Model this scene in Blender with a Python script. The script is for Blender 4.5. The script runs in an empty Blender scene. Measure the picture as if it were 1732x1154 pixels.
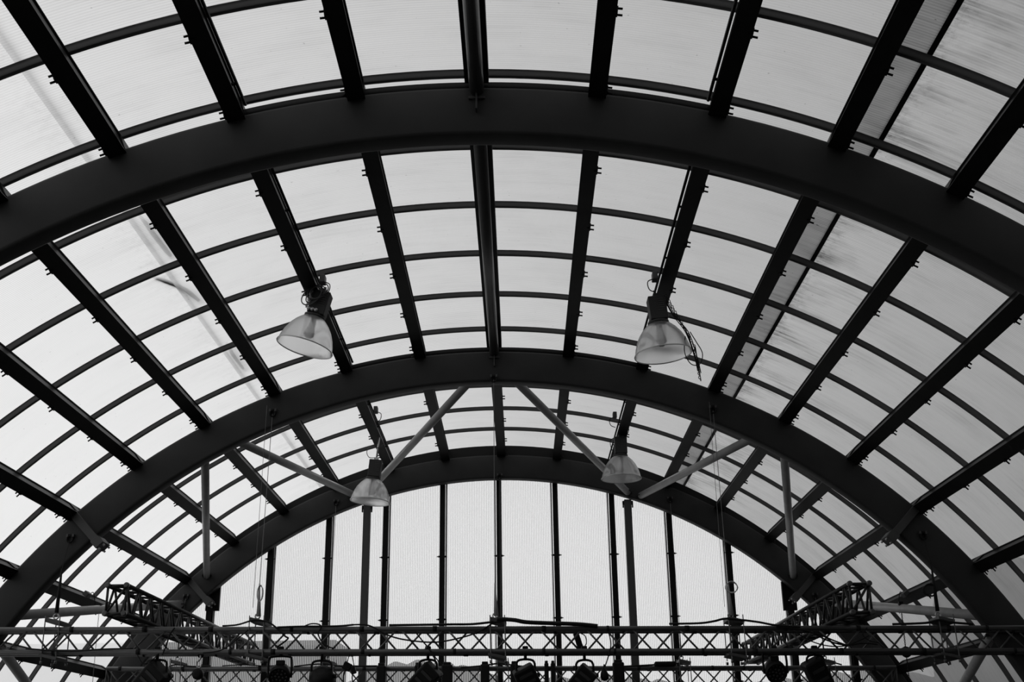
import bpy, bmesh, math, random
from mathutils import Vector, Matrix, Quaternion
random.seed(7)
C = bpy.context.scene.collection
PI = math.pi

# ------------------------------------------------------------------ camera
cam_d = bpy.data.cameras.new('camera')
cam = bpy.data.objects.new('camera', cam_d)
C.objects.link(cam)
bpy.context.scene.camera = cam
cam_d.sensor_width = 36.0
cam_d.lens = 40.9265
cam_d.clip_end = 500
_r = Vector((0.999885347, 0.008245119, -0.012700841))
_u = Vector((0.014767614, -0.345500057, 0.938302525))
_f = Vector((-0.003348275, 0.938382507, 0.345582205))
cam.matrix_world = Matrix(((_r.x, _u.x, -_f.x, 0.2956), (_r.y, _u.y, -_f.y, 0.0),
                           (_r.z, _u.z, -_f.z, 1.6), (0, 0, 0, 1)))

# ------------------------------------------------------------------ sky
def build_world():
    w = bpy.data.worlds.new('overcast_sky')
    bpy.context.scene.world = w
    w.use_nodes = True
    nt = w.node_tree
    N, L = nt.nodes, nt.links
    N.clear()
    out = N.new('ShaderNodeOutputWorld')
    bg = N.new('ShaderNodeBackground')
    L.new(bg.outputs[0], out.inputs[0])
    tc = N.new('ShaderNodeTexCoord')
    nrm = N.new('ShaderNodeVectorMath'); nrm.operation = 'NORMALIZE'
    L.new(tc.outputs['Generated'], nrm.inputs[0])
    def mth(op, a, b=None, clamp=False):
        n = N.new('ShaderNodeMath'); n.operation = op; n.use_clamp = clamp
        for i, v in enumerate((a, b)):
            if v is None: continue
            if isinstance(v, (int, float)): n.inputs[i].default_value = v
            else: L.new(v, n.inputs[i])
        return n.outputs[0]
    def dot(v):
        n = N.new('ShaderNodeVectorMath'); n.operation = 'DOT_PRODUCT'
        L.new(nrm.outputs[0], n.inputs[0])
        vv = Vector(v).normalized(); n.inputs[1].default_value = vv
        return n.outputs['Value']
    glow = mth('POWER', mth('MAXIMUM', dot(SUN_DIR), 0.0), 1.6)      # veiled sun side
    front = mth('POWER', mth('MAXIMUM', dot((0, 1, 0.12)), 0.0), 5.0)  # bright cloud beyond the gable
    up = dot((0, 0, 1))
    cl = N.new('ShaderNodeTexNoise'); cl.inputs['Scale'].default_value = 2.2
    cl.inputs['Detail'].default_value = 4
    L.new(nrm.outputs[0], cl.inputs['Vector'])
    cloud = mth('ADD', mth('MULTIPLY', cl.outputs[0], 0.16), 0.92)
    v = mth('ADD', SKY_BASE, mth('MULTIPLY', glow, SKY_GLOW))
    v = mth('ADD', v, mth('MULTIPLY', front, SKY_FRONT))
    v = mth('MULTIPLY', v, cloud)
    # below the horizon: dark land
    sky = mth('MULTIPLY', mth('ADD', up, 0.03), 20.0, True)
    v = mth('ADD', mth('MULTIPLY', v, sky), 0.04)
    L.new(v, bg.inputs[1])
SUN_DIR = (-0.96, -0.1, 0.05)
SKY_BASE, SKY_GLOW, SKY_FRONT = 0.25, 2.3, 1.3
build_world()
vs = bpy.context.scene.view_settings
vs.view_transform = 'Standard'
vs.look = 'None'
vs.exposure = 0.0
vs.gamma = 1.0
vs.use_curve_mapping = False

# ------------------------------------------------------------------ materials
def principled(name, col, rough=0.5, metal=0.0, spec=0.5, noise=0.0, nscale=6.0):
    m = bpy.data.materials.new(name)
    m.use_nodes = True
    nt = m.node_tree
    b = nt.nodes['Principled BSDF']
    b.inputs['Base Color'].default_value = (col, col, col, 1)
    b.inputs['Roughness'].default_value = rough
    b.inputs['Metallic'].default_value = metal
    b.inputs['Specular IOR Level'].default_value = spec
    if noise:
        tc = nt.nodes.new('ShaderNodeTexCoord')
        n = nt.nodes.new('ShaderNodeTexNoise')
        n.inputs['Scale'].default_value = nscale; n.inputs['Detail'].default_value = 5
        r = nt.nodes.new('ShaderNodeValToRGB')
        lo, hi = col * (1 - noise), col * (1 + noise)
        r.color_ramp.elements[0].color = (lo, lo, lo, 1); r.color_ramp.elements[0].position = 0.3
        r.color_ramp.elements[1].color = (hi, hi, hi, 1); r.color_ramp.elements[1].position = 0.7
        nt.links.new(tc.outputs['Object'], n.inputs['Vector'])
        nt.links.new(n.outputs[0], r.inputs[0])
        nt.links.new(r.outputs[0], b.inputs['Base Color'])
    return m

def sheet_material(name, clear, tint, dirt, ribs, pitch, joint=None, rib_amp=0.1, tgain=1.0, sharp=1.0):
    """ribbed translucent plastic: UV in metres, u along the ribs, v across them"""
    m = bpy.data.materials.new(name)
    m.use_nodes = True
    nt = m.node_tree; N, L = nt.nodes, nt.links
    N.clear()
    def mth(op, a, b=None, c=None, clamp=False):
        n = N.new('ShaderNodeMath'); n.operation = op; n.use_clamp = clamp
        for i, v in enumerate((a, b, c)):
            if v is None: continue
            if isinstance(v, (int, float)): n.inputs[i].default_value = v
            else: L.new(v, n.inputs[i])
        return n.outputs[0]
    uv = N.new('ShaderNodeUVMap')
    sep = N.new('ShaderNodeSeparateXYZ'); L.new(uv.outputs[0], sep.inputs[0])
    U, V = sep.outputs[0], sep.outputs[1]
    rib = mth('SINE', mth('MULTIPLY', V, 2 * PI / pitch))
    rib = mth('ADD', mth('MULTIPLY', rib, 0.5), 0.5)
    if sharp != 1.0: rib = mth('POWER', mth('MAXIMUM', rib, 0.0), sharp)
    def noise(su, sv, detail=3, rough=0.55):
        cmb = N.new('ShaderNodeCombineXYZ')
        L.new(mth('MULTIPLY', U, su), cmb.inputs[0]); L.new(mth('MULTIPLY', V, sv), cmb.inputs[1])
        n = N.new('ShaderNodeTexNoise'); n.inputs['Scale'].default_value = 1.0
        n.inputs['Detail'].default_value = detail; n.inputs['Roughness'].default_value = rough
        L.new(cmb.outputs[0], n.inputs['Vector'])
        return n.outputs[0]
    col = mth('SUBTRACT', tint, mth('MULTIPLY', rib, rib_amp))
    if dirt:
        st = mth('MULTIPLY', mth('SUBTRACT', noise(0.9, 22.0, 4, 0.7), 0.42), 2.4, None, True)   # streaks along the ribs
        bl = mth('MULTIPLY', mth('SUBTRACT', noise(1.6, 2.6, 4), 0.44), 3.0, None, True)          # blotches
        amt = mth('ADD', mth('MULTIPLY', st, mth('ADD', mth('MULTIPLY', bl, 0.75), 0.25)), mth('MULTIPLY', bl, 0.25))
        if joint is not None:
            d = mth('ABSOLUTE', mth('SUBTRACT', U, joint))
            near = mth('SUBTRACT', 1.0, mth('DIVIDE', d, 1.15), None, True)
            amt = mth('MULTIPLY', amt, mth('ADD', mth('MULTIPLY', near, 1.2), 0.42))
            edge = mth('SUBTRACT', 1.0, mth('DIVIDE', d, 0.30), None, True)
            sp = mth('MULTIPLY', mth('SUBTRACT', noise(14, 14, 4, 0.75), 0.47), 6.0, None, True)
            amt = mth('ADD', amt, mth('MULTIPLY', mth('MULTIPLY', edge, sp), 0.7))
        col = mth('SUBTRACT', col, mth('MULTIPLY', amt, dirt))
        sp2 = mth('GREATER_THAN', noise(26, 26, 2), 0.735)
        col = mth('SUBTRACT', col, mth('MULTIPLY', sp2, 0.25))
    col = mth('MAXIMUM', col, 0.02)
    rgb = N.new('ShaderNodeCombineColor')
    for i in range(3): L.new(col, rgb.inputs[i])
    tr = N.new('ShaderNodeBsdfTransparent'); tl = N.new('ShaderNodeBsdfTranslucent')
    L.new(rgb.outputs[0], tl.inputs[0])
    ct = mth('MULTIPLY', col, tgain)
    rg2 = N.new('ShaderNodeCombineColor')
    for i in range(3): L.new(ct, rg2.inputs[i])
    L.new(rg2.outputs[0], tr.inputs[0])
    mix = N.new('ShaderNodeMixShader')
    L.new(mth('SUBTRACT', 1.0 - clear + ribs * 0.5, mth('MULTIPLY', rib, ribs)), mix.inputs[0])
    L.new(tr.outputs[0], mix.inputs[1]); L.new(tl.outputs[0], mix.inputs[2])
    out = N.new('ShaderNodeOutputMaterial'); L.new(mix.outputs[0], out.inputs[0])
    return m

def shade_material():
    m = bpy.data.materials.new('prismatic_shade')
    m.use_nodes = True
    nt = m.node_tree; N, L = nt.nodes, nt.links
    N.clear()
    tl = N.new('ShaderNodeBsdfTranslucent'); tl.inputs[0].default_value = (.9, .9, .9, 1)
    gl = N.new('ShaderNodeBsdfGlossy'); gl.inputs[0].default_value = (.85, .85, .85, 1); gl.inputs['Roughness'].default_value = .14
    rf = N.new('ShaderNodeBsdfRefraction'); rf.inputs[0].default_value = (.95, .95, .95, 1)
    rf.inputs['Roughness'].default_value = .45; rf.inputs['IOR'].default_value = 1.08
    a = N.new('ShaderNodeMixShader'); a.inputs[0].default_value = .15
    b = N.new('ShaderNodeMixShader'); b.inputs[0].default_value = .68
    L.new(tl.outputs[0], b.inputs[1]); L.new(rf.outputs[0], b.inputs[2])
    L.new(b.outputs[0], a.inputs[1]); L.new(gl.outputs[0], a.inputs[2])
    out = N.new('ShaderNodeOutputMaterial'); L.new(a.outputs[0], out.inputs[0])
    return m

M_ARCH = principled('arch_paint', 0.044, 0.48, spec=0.15, noise=0.12, nscale=3)
M_PURLIN = principled('purlin_paint', 0.009, 0.5, spec=0.15, noise=0.2)
M_BAR = principled('glazing_bar_paint', 0.15, 0.6, spec=0.15)
M_TUBE = principled('tube_paint', 0.42, 0.35, noise=0.1)
M_RIDGE = principled('ridge_tube_paint', 0.05, 0.4)
M_POST = principled('post_paint', 0.06, 0.55)
M_TRUSS = principled('truss_aluminium', 0.10, 0.38, metal=0.35)
M_TRUSSD = principled('dull_truss_steel', 0.028, 0.42, metal=0.4, noise=0.4, nscale=40)
M_BLACK = principled('black_housing', 0.006, 0.5, spec=0.2)
M_CABLE = principled('black_cable', 0.012, 0.6, spec=0.2)
M_WIRE = principled('wire_rope', 0.14, 0.4, metal=0.5)
M_STEEL = principled('bright_steel', 0.5, 0.35, metal=0.7)
M_BALLAST = principled('ballast_paint', 0.02, 0.55)
M_SLING = principled('grey_sling', 0.35, 0.8)
M_FLOOR = principled('dark_floor', 0.05, 0.8, noise=0.3)
M_WALL = principled('dark_wall', 0.03, 0.8)
M_GROUND = principled('ground_outside', 0.45, 0.9, noise=0.3)
M_TREE = principled('tree_mass', 0.12, 0.9, noise=0.4, nscale=2)
M_LENS = principled('lens_glass', 0.03, 0.12)
M_BULB = principled('bulb_glass', 0.75, 0.2)
M_FLASH = principled('flashing', 0.012, 0.6, spec=0.2)
M_DEBRIS = principled('wet_debris', 0.03, 0.8)
M_SHADE = shade_material()
JU = 6.8 * (3.22 * 0.12813)
M_SHEET_C = sheet_material('ribbed_sheet_centre', 0.16, 0.90, 0.16, 0.10, 0.0245)
M_SHEET_L = sheet_material('ribbed_sheet_left', 0.16, 0.94, 0.12, 0.10, 0.0245, -JU)
M_SHEET_R = sheet_material('ribbed_sheet_right', 0.16, 0.90, 0.72, 0.10, 0.0245, JU)
M_SHEET_X = sheet_material('dirty_closure_sheet', 0.12, 0.46, 0.3, 0.10, 0.0245)
M_GABLE = sheet_material('gable_sheet', 0.62, 0.97, 0.0, 0.75, 0.026, None, 0.015, 0.77, 1.9)

# ------------------------------------------------------------------ mesh helpers
class MB:
    def __init__(s):
        s.bm = bmesh.new()
    def box(s, c, size, R=None, bev=0.0):
        R = R or Matrix.Identity(3)
        c = Vector(c); h = Vector(size) / 2
        vs = [s.bm.verts.new(c + R @ Vector((x * h.x, y * h.y, z * h.z))) for x in (-1, 1) for y in (-1, 1) for z in (-1, 1)]
        fs = []
        for f in ((0, 1, 3, 2), (4, 6, 7, 5), (0, 4, 5, 1), (2, 3, 7, 6), (0, 2, 6, 4), (1, 5, 7, 3)):
            fs.append(s.bm.faces.new([vs[i] for i in f]))
        if bev:
            es = list({e for f in fs for e in f.edges})
            bmesh.ops.bevel(s.bm, geom=es, offset=bev, segments=2, affect='EDGES', profile=0.5)
        return s
    def tube(s, pts, r, n=10, caps=True, closed=False):
        pts = [Vector(p) for p in pts]
        k = len(pts); rings = []
        prev = None
        for i, p in enumerate(pts):
            if closed: t = pts[(i + 1) % k] - pts[i - 1]
            elif i == 0: t = pts[1] - p
            elif i == k - 1: t = p - pts[i - 1]
            else: t = (pts[i + 1] - p).normalized() + (p - pts[i - 1]).normalized()
            t.normalize()
            if prev is None:
                a = Vector((0, 0, 1)) if abs(t.z) < 0.9 else Vector((1, 0, 0))
                x = t.cross(a).normalized()
            else:
                x = (prev - t * prev.dot(t)).normalized()
            prev = x
            y = t.cross(x)
            rr = r[i] if isinstance(r, (list, tuple)) else r
            rings.append([s.bm.verts.new(p + (x * math.cos(q) + y * math.sin(q)) * rr)
                          for q in (2 * PI * j / n for j in range(n))])
        m = k if closed else k - 1
        for i in range(m):
            A, B = rings[i], rings[(i + 1) % k]
            for j in range(n):
                f = s.bm.faces.new((A[j], A[(j + 1) % n], B[(j + 1) % n], B[j])); f.smooth = n > 6
        if caps and not closed:
            s.bm.faces.new(rings[0][::-1]); s.bm.faces.new(rings[-1])
        return s
    def lathe(s, prof, c=(0, 0, 0), axis=(0, 0, 1), n=32, cap0=False, cap1=False):
        c = Vector(c); q = Vector((0, 0, 1)).rotation_difference(Vector(axis).normalized())
        rings = []
        for r, z in prof:
            rings.append([s.bm.verts.new(c + q @ Vector((r * math.cos(2 * PI * j / n), r * math.sin(2 * PI * j / n), z))) for j in range(n)])
        for A, B in zip(rings, rings[1:]):
            for j in range(n):
                f = s.bm.faces.new((A[j], A[(j + 1) % n], B[(j + 1) % n], B[j])); f.smooth = True
        if cap0: s.bm.faces.new(rings[0][::-1])
        if cap1: s.bm.faces.new(rings[-1])
        return s
    def extrude(s, poly, origin, X, Yv, d):
        """polygon in the plane (X, Yv) pushed along d"""
        o, X, Yv, d = Vector(origin), Vector(X), Vector(Yv), Vector(d)
        a = [s.bm.verts.new(o + X * x + Yv * y) for x, y in poly]
        b = [s.bm.verts.new(v.co + d) for v in a]
        n = len(poly)
        for i in range(n):
            s.bm.faces.new((a[i], a[(i + 1) % n], b[(i + 1) % n], b[i]))
        s.bm.faces.new(a[::-1]); s.bm.faces.new(b)
        return s
    def sweep(s, prof, thetas, smooth=True):
        """closed (r, y) profile carried round the vault's arc"""
        rings = [[s.bm.verts.new(vp(r, t, y)) for r, y in prof] for t in thetas]
        n = len(prof)
        for A, B in zip(rings, rings[1:]):
            for j in range(n):
                f = s.bm.faces.new((A[j], A[(j + 1) % n], B[(j + 1) % n], B[j])); f.smooth = smooth
        s.bm.faces.new(rings[0][::-1]); s.bm.faces.new(rings[-1])
        return s
    def build(s, name, mat, parent=None, loc=None):
        me = bpy.data.meshes.new(name)
        bmesh.ops.recalc_face_normals(s.bm, faces=s.bm.faces[:])
        if loc is not None:
            bmesh.ops.translate(s.bm, verts=s.bm.verts[:], vec=-Vector(loc))
        s.bm.to_mesh(me); s.bm.free()
        me.materials.append(mat)
        o = bpy.data.objects.new(name, me)
        C.objects.link(o)
        if loc is not None: o.location = loc
        if parent: o.parent = parent
        return o

def tag(o, label, cat, group=None):
    o['label'] = label; o['category'] = cat
    if group: o['group'] = group
    return o
def thing(name, label, cat, loc=(0, 0, 0), group=None):
    o = bpy.data.objects.new(name, None)
    o.empty_display_size = 0.1
    C.objects.link(o); o.location = loc
    return tag(o, label, cat, group)
def struct(o):
    o['kind'] = 'structure'; return o
def part(mb, name, mat, root):
    """mesh written in world coordinates, parented under a thing whose empty only has a location"""
    o = mb.build(name, mat, None, root.location)
    o.location = (0, 0, 0); o.parent = root
    return o

# ------------------------------------------------------------------ vault geometry
ZC, T0, DT = -0.5267, 0.00696, 0.128126
R_IN, R_OUT, R_P, R_PT, R_BAR, R_SH = 6.268, 6.631, 6.60, 6.768, 6.768, 6.815
ARCH = {'near': 7.071, 'middle': 12.549, 'gable': 17.234}
AW = 0.181
T_END, T_ROOF = 1.44, 1.13
def vp(r, t, y): return Vector((r * math.sin(t), y, ZC + r * math.cos(t)))
def th(k): return T0 + k * DT
def rad(t): return Vector((math.sin(t), 0, math.cos(t)))
def tan(t): return Vector((math.cos(t), 0, -math.sin(t)))
def arc(a, b, n): return [a + (b - a) * i / n for i in range(n + 1)]
ORD = ['', 'first', 'second', 'third', 'fourth', 'fifth', 'sixth', 'seventh', 'eighth', 'ninth', 'tenth']

# ------------------------------------------------------------------ setting
struct(MB().box((0, 6.0, -0.05), (14.4, 26, 0.1)).build('floor', M_FLOOR))
struct(MB().box((6.55, 6.0, 1.15), (.2, 25, 2.36)).build('added_wall_right', M_WALL))  # unseen dark wall, added to cut the low light from the right
struct(MB().box((0, -6.5, 2.5), (16.0, .2, 5.2)).build('added_wall_front', M_WALL))  # unseen wall behind the camera, added to hold back front light
struct(MB().box((0, 17.7, 1.1), (13.0, .15, 2.3)).build('added_wall_back', M_WALL))  # unseen wall low in the gable, added to keep light off the soffits
struct(MB().box((0, 30, -0.16), (160, 160, 0.1)).build('ground', M_GROUND))

# ------------------------------------------------------------------ arches
def arch(where, y0, label):
    root = thing('arched_girder', label, 'steel arch', (0, y0, 0))
    y1 = y0 + AW; b = 0.028; ro = R_OUT + (.014 if where == 'near' else 0)
    prof = []
    for cr, cy, a0 in ((R_IN + b, y0 + b, PI), (ro - b, y0 + b, 1.5 * PI), (ro - b, y1 - b, 0), (R_IN + b, y1 - b, PI / 2)):
        for i in range(4):
            a = a0 + (PI / 2) * i / 3
            prof.append((cr + b * math.cos(a), cy + b * math.sin(a)))
    part(MB().sweep(prof, arc(-T_END, T_END, 120)), 'box_section', M_ARCH, root)
    if where != 'gable':
        lim = 2.0
        part(MB().sweep([(ro - .006, y0 + .03), (ro + .055, y0 + .03), (ro + .055, y0 + .042), (ro - .006, y0 + .042)],
                        arc(th(-lim), th(lim), 40)), 'cover_strip', M_FLASH, root)
    else:
        mb = MB(); rows = []
        for t in arc(-T_END, T_END, 110):
            h = .065 + .085 * math.exp(-(t / (3.5 * DT)) ** 2)
            rows.append([mb.bm.verts.new(vp(r, t, y)) for r, y in ((R_OUT - .01, y0 + .028), (R_OUT + h, y0 + .03), (R_OUT + h, y0 + .05), (R_OUT - .01, y0 + .05))])
        for A_, B_ in zip(rows, rows[1:]):
            for q in range(4): mb.bm.faces.new((A_[q], A_[(q + 1) % 4], B_[(q + 1) % 4], B_[q]))
        part(mb, 'cover_strip', M_FLASH, root)
    for k, e in (((-6, -6.2), (6, 6.22)) if where != 'near' else ()):
        t = th(k * .996)
        R, T = rad(t), tan(t)
        mb = MB()
        rot = Matrix((T, Vector((0, 1, 0)), R)).transposed()
        mb.box(vp(6.385, t, y0 - .022), (.085, .05, .48), rot, .004)
        mb.box(vp(6.19, t, y0 + .06), (.105, .24, .10), rot, .004)
        sp = part(mb, 'splice_bracket', M_POST, root)
        for dx in (-.03, .03):
            for dy in (-.02, .14):
                mb = MB(); q = vp(6.14, t, y0 + dy) + T * dx
                mb.lathe([(.012, 0), (.012, .03)], q, -R, 8, True, True)
                o = mb.build('splice_bolt', M_STEEL, None); o.location = -root.location; o.parent = sp
    return root
arch('near', ARCH['near'], 'nearest dark steel arch, sweeping across the top of the view')
arch('middle', ARCH['middle'], 'middle dark steel arch, in front of the slanting bracing tubes')
arch('gable', ARCH['gable'], 'farthest dark steel arch, framing the upright gable glazing')

# lifting eyes on the arches (bolted into the web, each could be unscrewed)
EYES = {'middle': [(-4.562, 4.021, 'far left'), (-2.448, 5.406, 'left of the crown'), (0.037, 5.774, 'at the crown'), (2.491, 5.372, 'right of the crown'), (4.65, 3.922, 'far right')],
        'gable': [(-4.581, 4.032, 'far left'), (-2.438, 5.404, 'left of the crown'), (0.019, 5.767, 'at the crown'), (2.571, 5.376, 'right of the crown'), (4.594, 3.922, 'far right')]}
for where, lst in EYES.items():
    for x, z, pos in lst:
        y0 = ARCH[where]
        t = thing('lifting_eye', f'black lifting eye on the face of the {"middle" if where == "middle" else "farthest"} arch, {pos}', 'lifting eye', (x, y0, z), 'lifting eyes on the arches')
        part(MB().lathe([(.04, 0), (.04, .012)], (x, y0, z), (0, -1, 0), 14, True, True), 'base_plate', M_BLACK, t)
        pts = [(x + .032 * math.cos(a), y0 - .03, z - .02 + .036 * math.sin(a)) for a in arc(0, 2 * PI, 12)[:-1]]
        part(MB().tube(pts, .010, 6, closed=True), 'eye_ring', M_BLACK, t)
        for dx in (-.03, .032): part(MB().box((x + dx, y0 - .02, z + .02), (.02, .04, .03)), 'shackle_lug', M_POST, t)

# ------------------------------------------------------------------ purlins
BAR_Y0, BAR_D = 7.14, 1.0245
BAYS = [('near', 3.3, ARCH['near'], 'in the bay nearest the viewer', range(-4, 6)),
        ('mid', ARCH['middle'] - 5.478 + AW, ARCH['middle'], 'between the near and middle arches', range(-8, 9)),
        ('far', ARCH['middle'] + AW, ARCH['gable'], 'between the middle and farthest arches', range(-8, 9))]
def side(k):
    return f'{ORD[abs(k)]} to the {"left" if k < 0 else "right"} of the crown'
FW = .063
BW = .050
ISEC = [(-FW, 0), (FW, 0), (FW, .011), (BW, .016), (BW, .152), (FW, .157), (FW, .168), (-FW, .168), (-FW, .157), (-BW, .152), (-BW, .016), (-FW, .011)]
for bay, ya, yb, phrase, ks in BAYS:
    for k in ks:
        t = th(k); R, T = rad(t), tan(t)
        o = vp(R_P, t, ya)
        if k == 0 and bay != 'far':
            rt = thing('ridge_tube', f'round steel ridge tube along the crown, {phrase}', 'ridge tube', (0, ya, 0))
            a = vp(6.612, t, ya); e = .13 if bay == 'near' else .09
            part(MB().tube([a, a + Vector((0, yb - ya - .012, 0))], .052, 20), 'tube', M_RIDGE, rt)
            part(MB().extrude([(-.085, 6.672), (.085, 6.672), (.085, R_PT), (-.085, R_PT)], (0, ya, ZC), T, R, (0, yb - ya, 0)), 'top_rail', M_PURLIN, rt)
            part(MB().box(vp(6.55, t, yb - .008), (.115, .016, .02)).box(vp(6.50, t, yb - .03), (.012, .055, .13)), 'end_fin', M_RIDGE, rt)
            continue
        lab = f'dark steel purlin, {side(k)}, {phrase}' if k else f'dark steel purlin at the crown, {phrase}'
        root = thing('purlin', lab, 'purlin', (0, ya, 0), 'purlins ' + phrase)
        part(MB().extrude(ISEC, o, T, R, (0, yb - ya, 0)), 'beam', M_PURLIN, root)
        for ye, dr in ((yb, 1), (ya, -1)):
            if ye > 6:
                mb = MB().extrude([(-FW, .045), (FW, .045), (FW, .168), (-FW, .168)], vp(R_P, t, ye), T, R, (0, dr * AW * .49, 0))
                part(mb, 'seat_block', M_PURLIN, root)
        sg = -1 if k < 0 else 1
        ys = [BAR_Y0 + j * BAR_D for j in range(-3, 11)]
        for y in [q for q in ys if ya + .1 < q < yb - .15] + [yb - .06]:
            c = vp(R_P + .02, t, y - .015)
            rot = Matrix((T, Vector((0, 1, 0)), R)).transposed()
            mb = MB().box(c + T * sg * .055, (.03, .05, .05), rot)
            for dy in (-.016, .018):
                mb.lathe([(.008, 0), (.008, .035)], c + T * sg * .065 + Vector((0, dy, -.012 * dy / abs(dy))), T * sg, 6, True, True)
            part(mb, 'bolted_cleat', M_PURLIN, root)
        if abs(k) == 2:
            mb = MB()
            q = vp(R_P + .10, t, ya + .02) - T * sg * .085
            mb.tube([q, q + Vector((0, yb - ya - .04, 0))], .012, 8)
            y = ya + .4
            while y < yb - .1:
                p = vp(R_P + .10, t, y) - T * sg * .05
                mb.box(p, (.09, .02, .012), Matrix((T, Vector((0, 1, 0)), R)).transposed()); y += 1.027
            tag(mb.build('cable_conduit', M_PURLIN, None, vp(R_P + .1, t, ya)), f'thin conduit, purlin {side(k)}, {phrase}', 'conduit', 'conduits beside the lamp purlins')

# ------------------------------------------------------------------ curved glazing bars
ROWN = {-2: 'second before the near arch', -1: 'just before the near arch', 0: 'just behind the near arch', 1: 'second beyond the near arch',
        2: 'third beyond the near arch', 3: 'fourth beyond the near arch', 4: 'fifth beyond the near arch', 5: 'just before the middle arch',
        6: 'just behind the middle arch', 7: 'second beyond the middle arch', 8: 'third beyond the middle arch', 9: 'fourth beyond the middle arch'}
BARN = {-2: 'second one before the near arch', -1: 'first one in front of the near arch', 0: 'lying right over the near arch', 1: 'first one beyond the near arch',
        2: 'second one beyond the near arch', 3: 'third one beyond the near arch', 4: 'fourth one beyond the near arch', 5: 'last one before the middle arch',
        6: 'just behind the middle arch', 7: 'first clear one beyond the middle arch', 8: 'second clear one beyond the middle arch', 9: 'last one before the farthest arch'}
for j in range(-2, 10):
    y = BAR_Y0 + j * BAR_D
    r0 = R_BAR
    prof = [(r0, y - .017), (r0 + .016, y - .017), (r0 + .02, y - .022), (R_SH - .006, y - .022), (R_SH - .003, y - .034),
            (R_SH - .003, y + .034), (R_SH - .006, y + .022), (r0 + .02, y + .022), (r0 + .016, y + .017), (r0, y + .017)]
    o = MB().sweep(prof, arc(-T_ROOF, T_ROOF, 110)).build('glazing_bar', M_BAR, None, (0, y, 0))
    tag(o, 'thin curved glazing bar, ' + BARN[j], 'glazing bar', 'curved glazing bars across the vault')

# ------------------------------------------------------------------ roof sheets
def sheet(name, ta, tb, ya, yb, r, mat, n):
    bm = bmesh.new()
    uvl = bm.loops.layers.uv.new('UVMap')
    ts = arc(ta, tb, n)
    A = [bm.verts.new(vp(r, t, ya)) for t in ts]; B = [bm.verts.new(vp(r, t, yb)) for t in ts]
    for i in range(n):
        f = bm.faces.new((A[i], A[i + 1], B[i + 1], B[i])); f.smooth = True
        for lp, (t, y) in zip(f.loops, ((ts[i], ya), (ts[i + 1], ya), (ts[i + 1], yb), (ts[i], yb))):
            lp[uvl].uv = (6.8 * t, y)
    me = bpy.data.meshes.new(name); 
    bmesh.ops.translate(bm, verts=bm.verts[:], vec=(0, -ya, 0))
    bm.to_mesh(me); bm.free(); me.materials.append(mat)
    o = bpy.data.objects.new(name, me); C.objects.link(o); o.location = (0, ya, 0)
    return o
JT = 3.22 * DT
for j in range(-3, 10):
    ya, yb = BAR_Y0 + j * BAR_D + .0002, BAR_Y0 + (j + 1) * BAR_D - .0002
    if j == 9: yb = 18.4
    row = {-3: 'third row before the near arch', -2: 'second row before the near arch', -1: 'row just before the near arch', 0: 'row over the near arch', 1: 'second row beyond the near arch',
           2: 'third row beyond the near arch', 3: 'fourth row beyond the near arch', 4: 'fifth row beyond the near arch', 5: 'row over the middle arch',
           6: 'first row beyond the middle arch', 7: 'second row beyond the middle arch', 8: 'third row beyond the middle arch', 9: 'row against the gable'}[j]
    for nm, ta, tb, r, mat, n in (('left', -T_ROOF, T0 - 3.26 * DT, R_SH + .03, M_SHEET_L, 44), ('centre', T0 - 3.3 * DT, T0 + 3.03 * DT, R_SH, M_SHEET_C, 44), ('right', T0 + 3.28 * DT, T_ROOF, R_SH + .03, M_SHEET_R, 44)):
        o = sheet('roof_sheet', ta, tb, ya, yb, r, mat, n)
        if j == -3:
            o.name = 'ceiling'; struct(o); continue
        look = {'left': 'bright ribbed roof sheet on the left slope', 'centre': 'pale ribbed roof sheet over the crown', 'right': 'streaky grey ribbed roof sheet on the right slope'}[nm]
        tag(o, f'{look}, {row}', 'roof sheet', 'ribbed translucent roof sheets')
struct(sheet('ceiling', -T_ROOF, T_ROOF, -5.0, BAR_Y0 - 3 * BAR_D, R_SH, M_WALL, 80))  # unseen forward roof, made opaque and dark to cut light on the arch faces
# lap profiles where the slope sheets tuck over the crown sheets
t = T0 + 3.31 * DT
o = MB().extrude([(-.018, R_SH + .002), (.018, R_SH + .002), (.018, R_SH + .028), (-.018, R_SH + .028)], (0, 3.4, ZC), tan(t), rad(t), (0, 14.9, 0)).build('lap_strip', M_FLASH, None, (0, 3.4, 0))
tag(o, 'thin dark lap strip beside the third purlin to the right of the crown', 'lap strip')
tag(sheet('closure_strip', T0 + 2.99 * DT, T0 + 3.31 * DT, 3.4, 18.35, R_SH + .004, M_SHEET_X, 4), 'long dull grey closure strip between the crown sheets and the dark lap strip', 'closure strip')
# wet debris lying in the left lap
for pts, lab in (([(-2.665, 8.338, 5.729), (-2.661, 8.672, 5.731), (-2.652, 9.033, 5.735), (-2.647, 9.14, 5.737)], 'straight dark smear of debris on the left slope, near the third purlin'),
                 ([(-2.852, 9.396, 5.646), (-2.80, 9.53, 5.67), (-2.751, 9.671, 5.692), (-2.70, 9.85, 5.71), (-2.681, 10.003, 5.723), (-2.664, 10.14, 5.73)], 'crooked twig-like streak of debris on the left slope'),
                 ([(-2.674, 11.30, 5.726), (-2.69, 11.6, 5.72), (-2.685, 12.1, 5.721)], 'short dark smear of debris on the left slope, near the middle arch')):
    pp = []
    for x, y, z in pts:
        a = math.atan2(x, z - ZC); pp.append(vp(R_SH + .05, a, y))
    tag(MB().tube(pp, [.012] + [.02] * (len(pp) - 2) + [.014], 8).build('debris_streak', M_DEBRIS, None, pp[0]), lab, 'debris')

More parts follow.
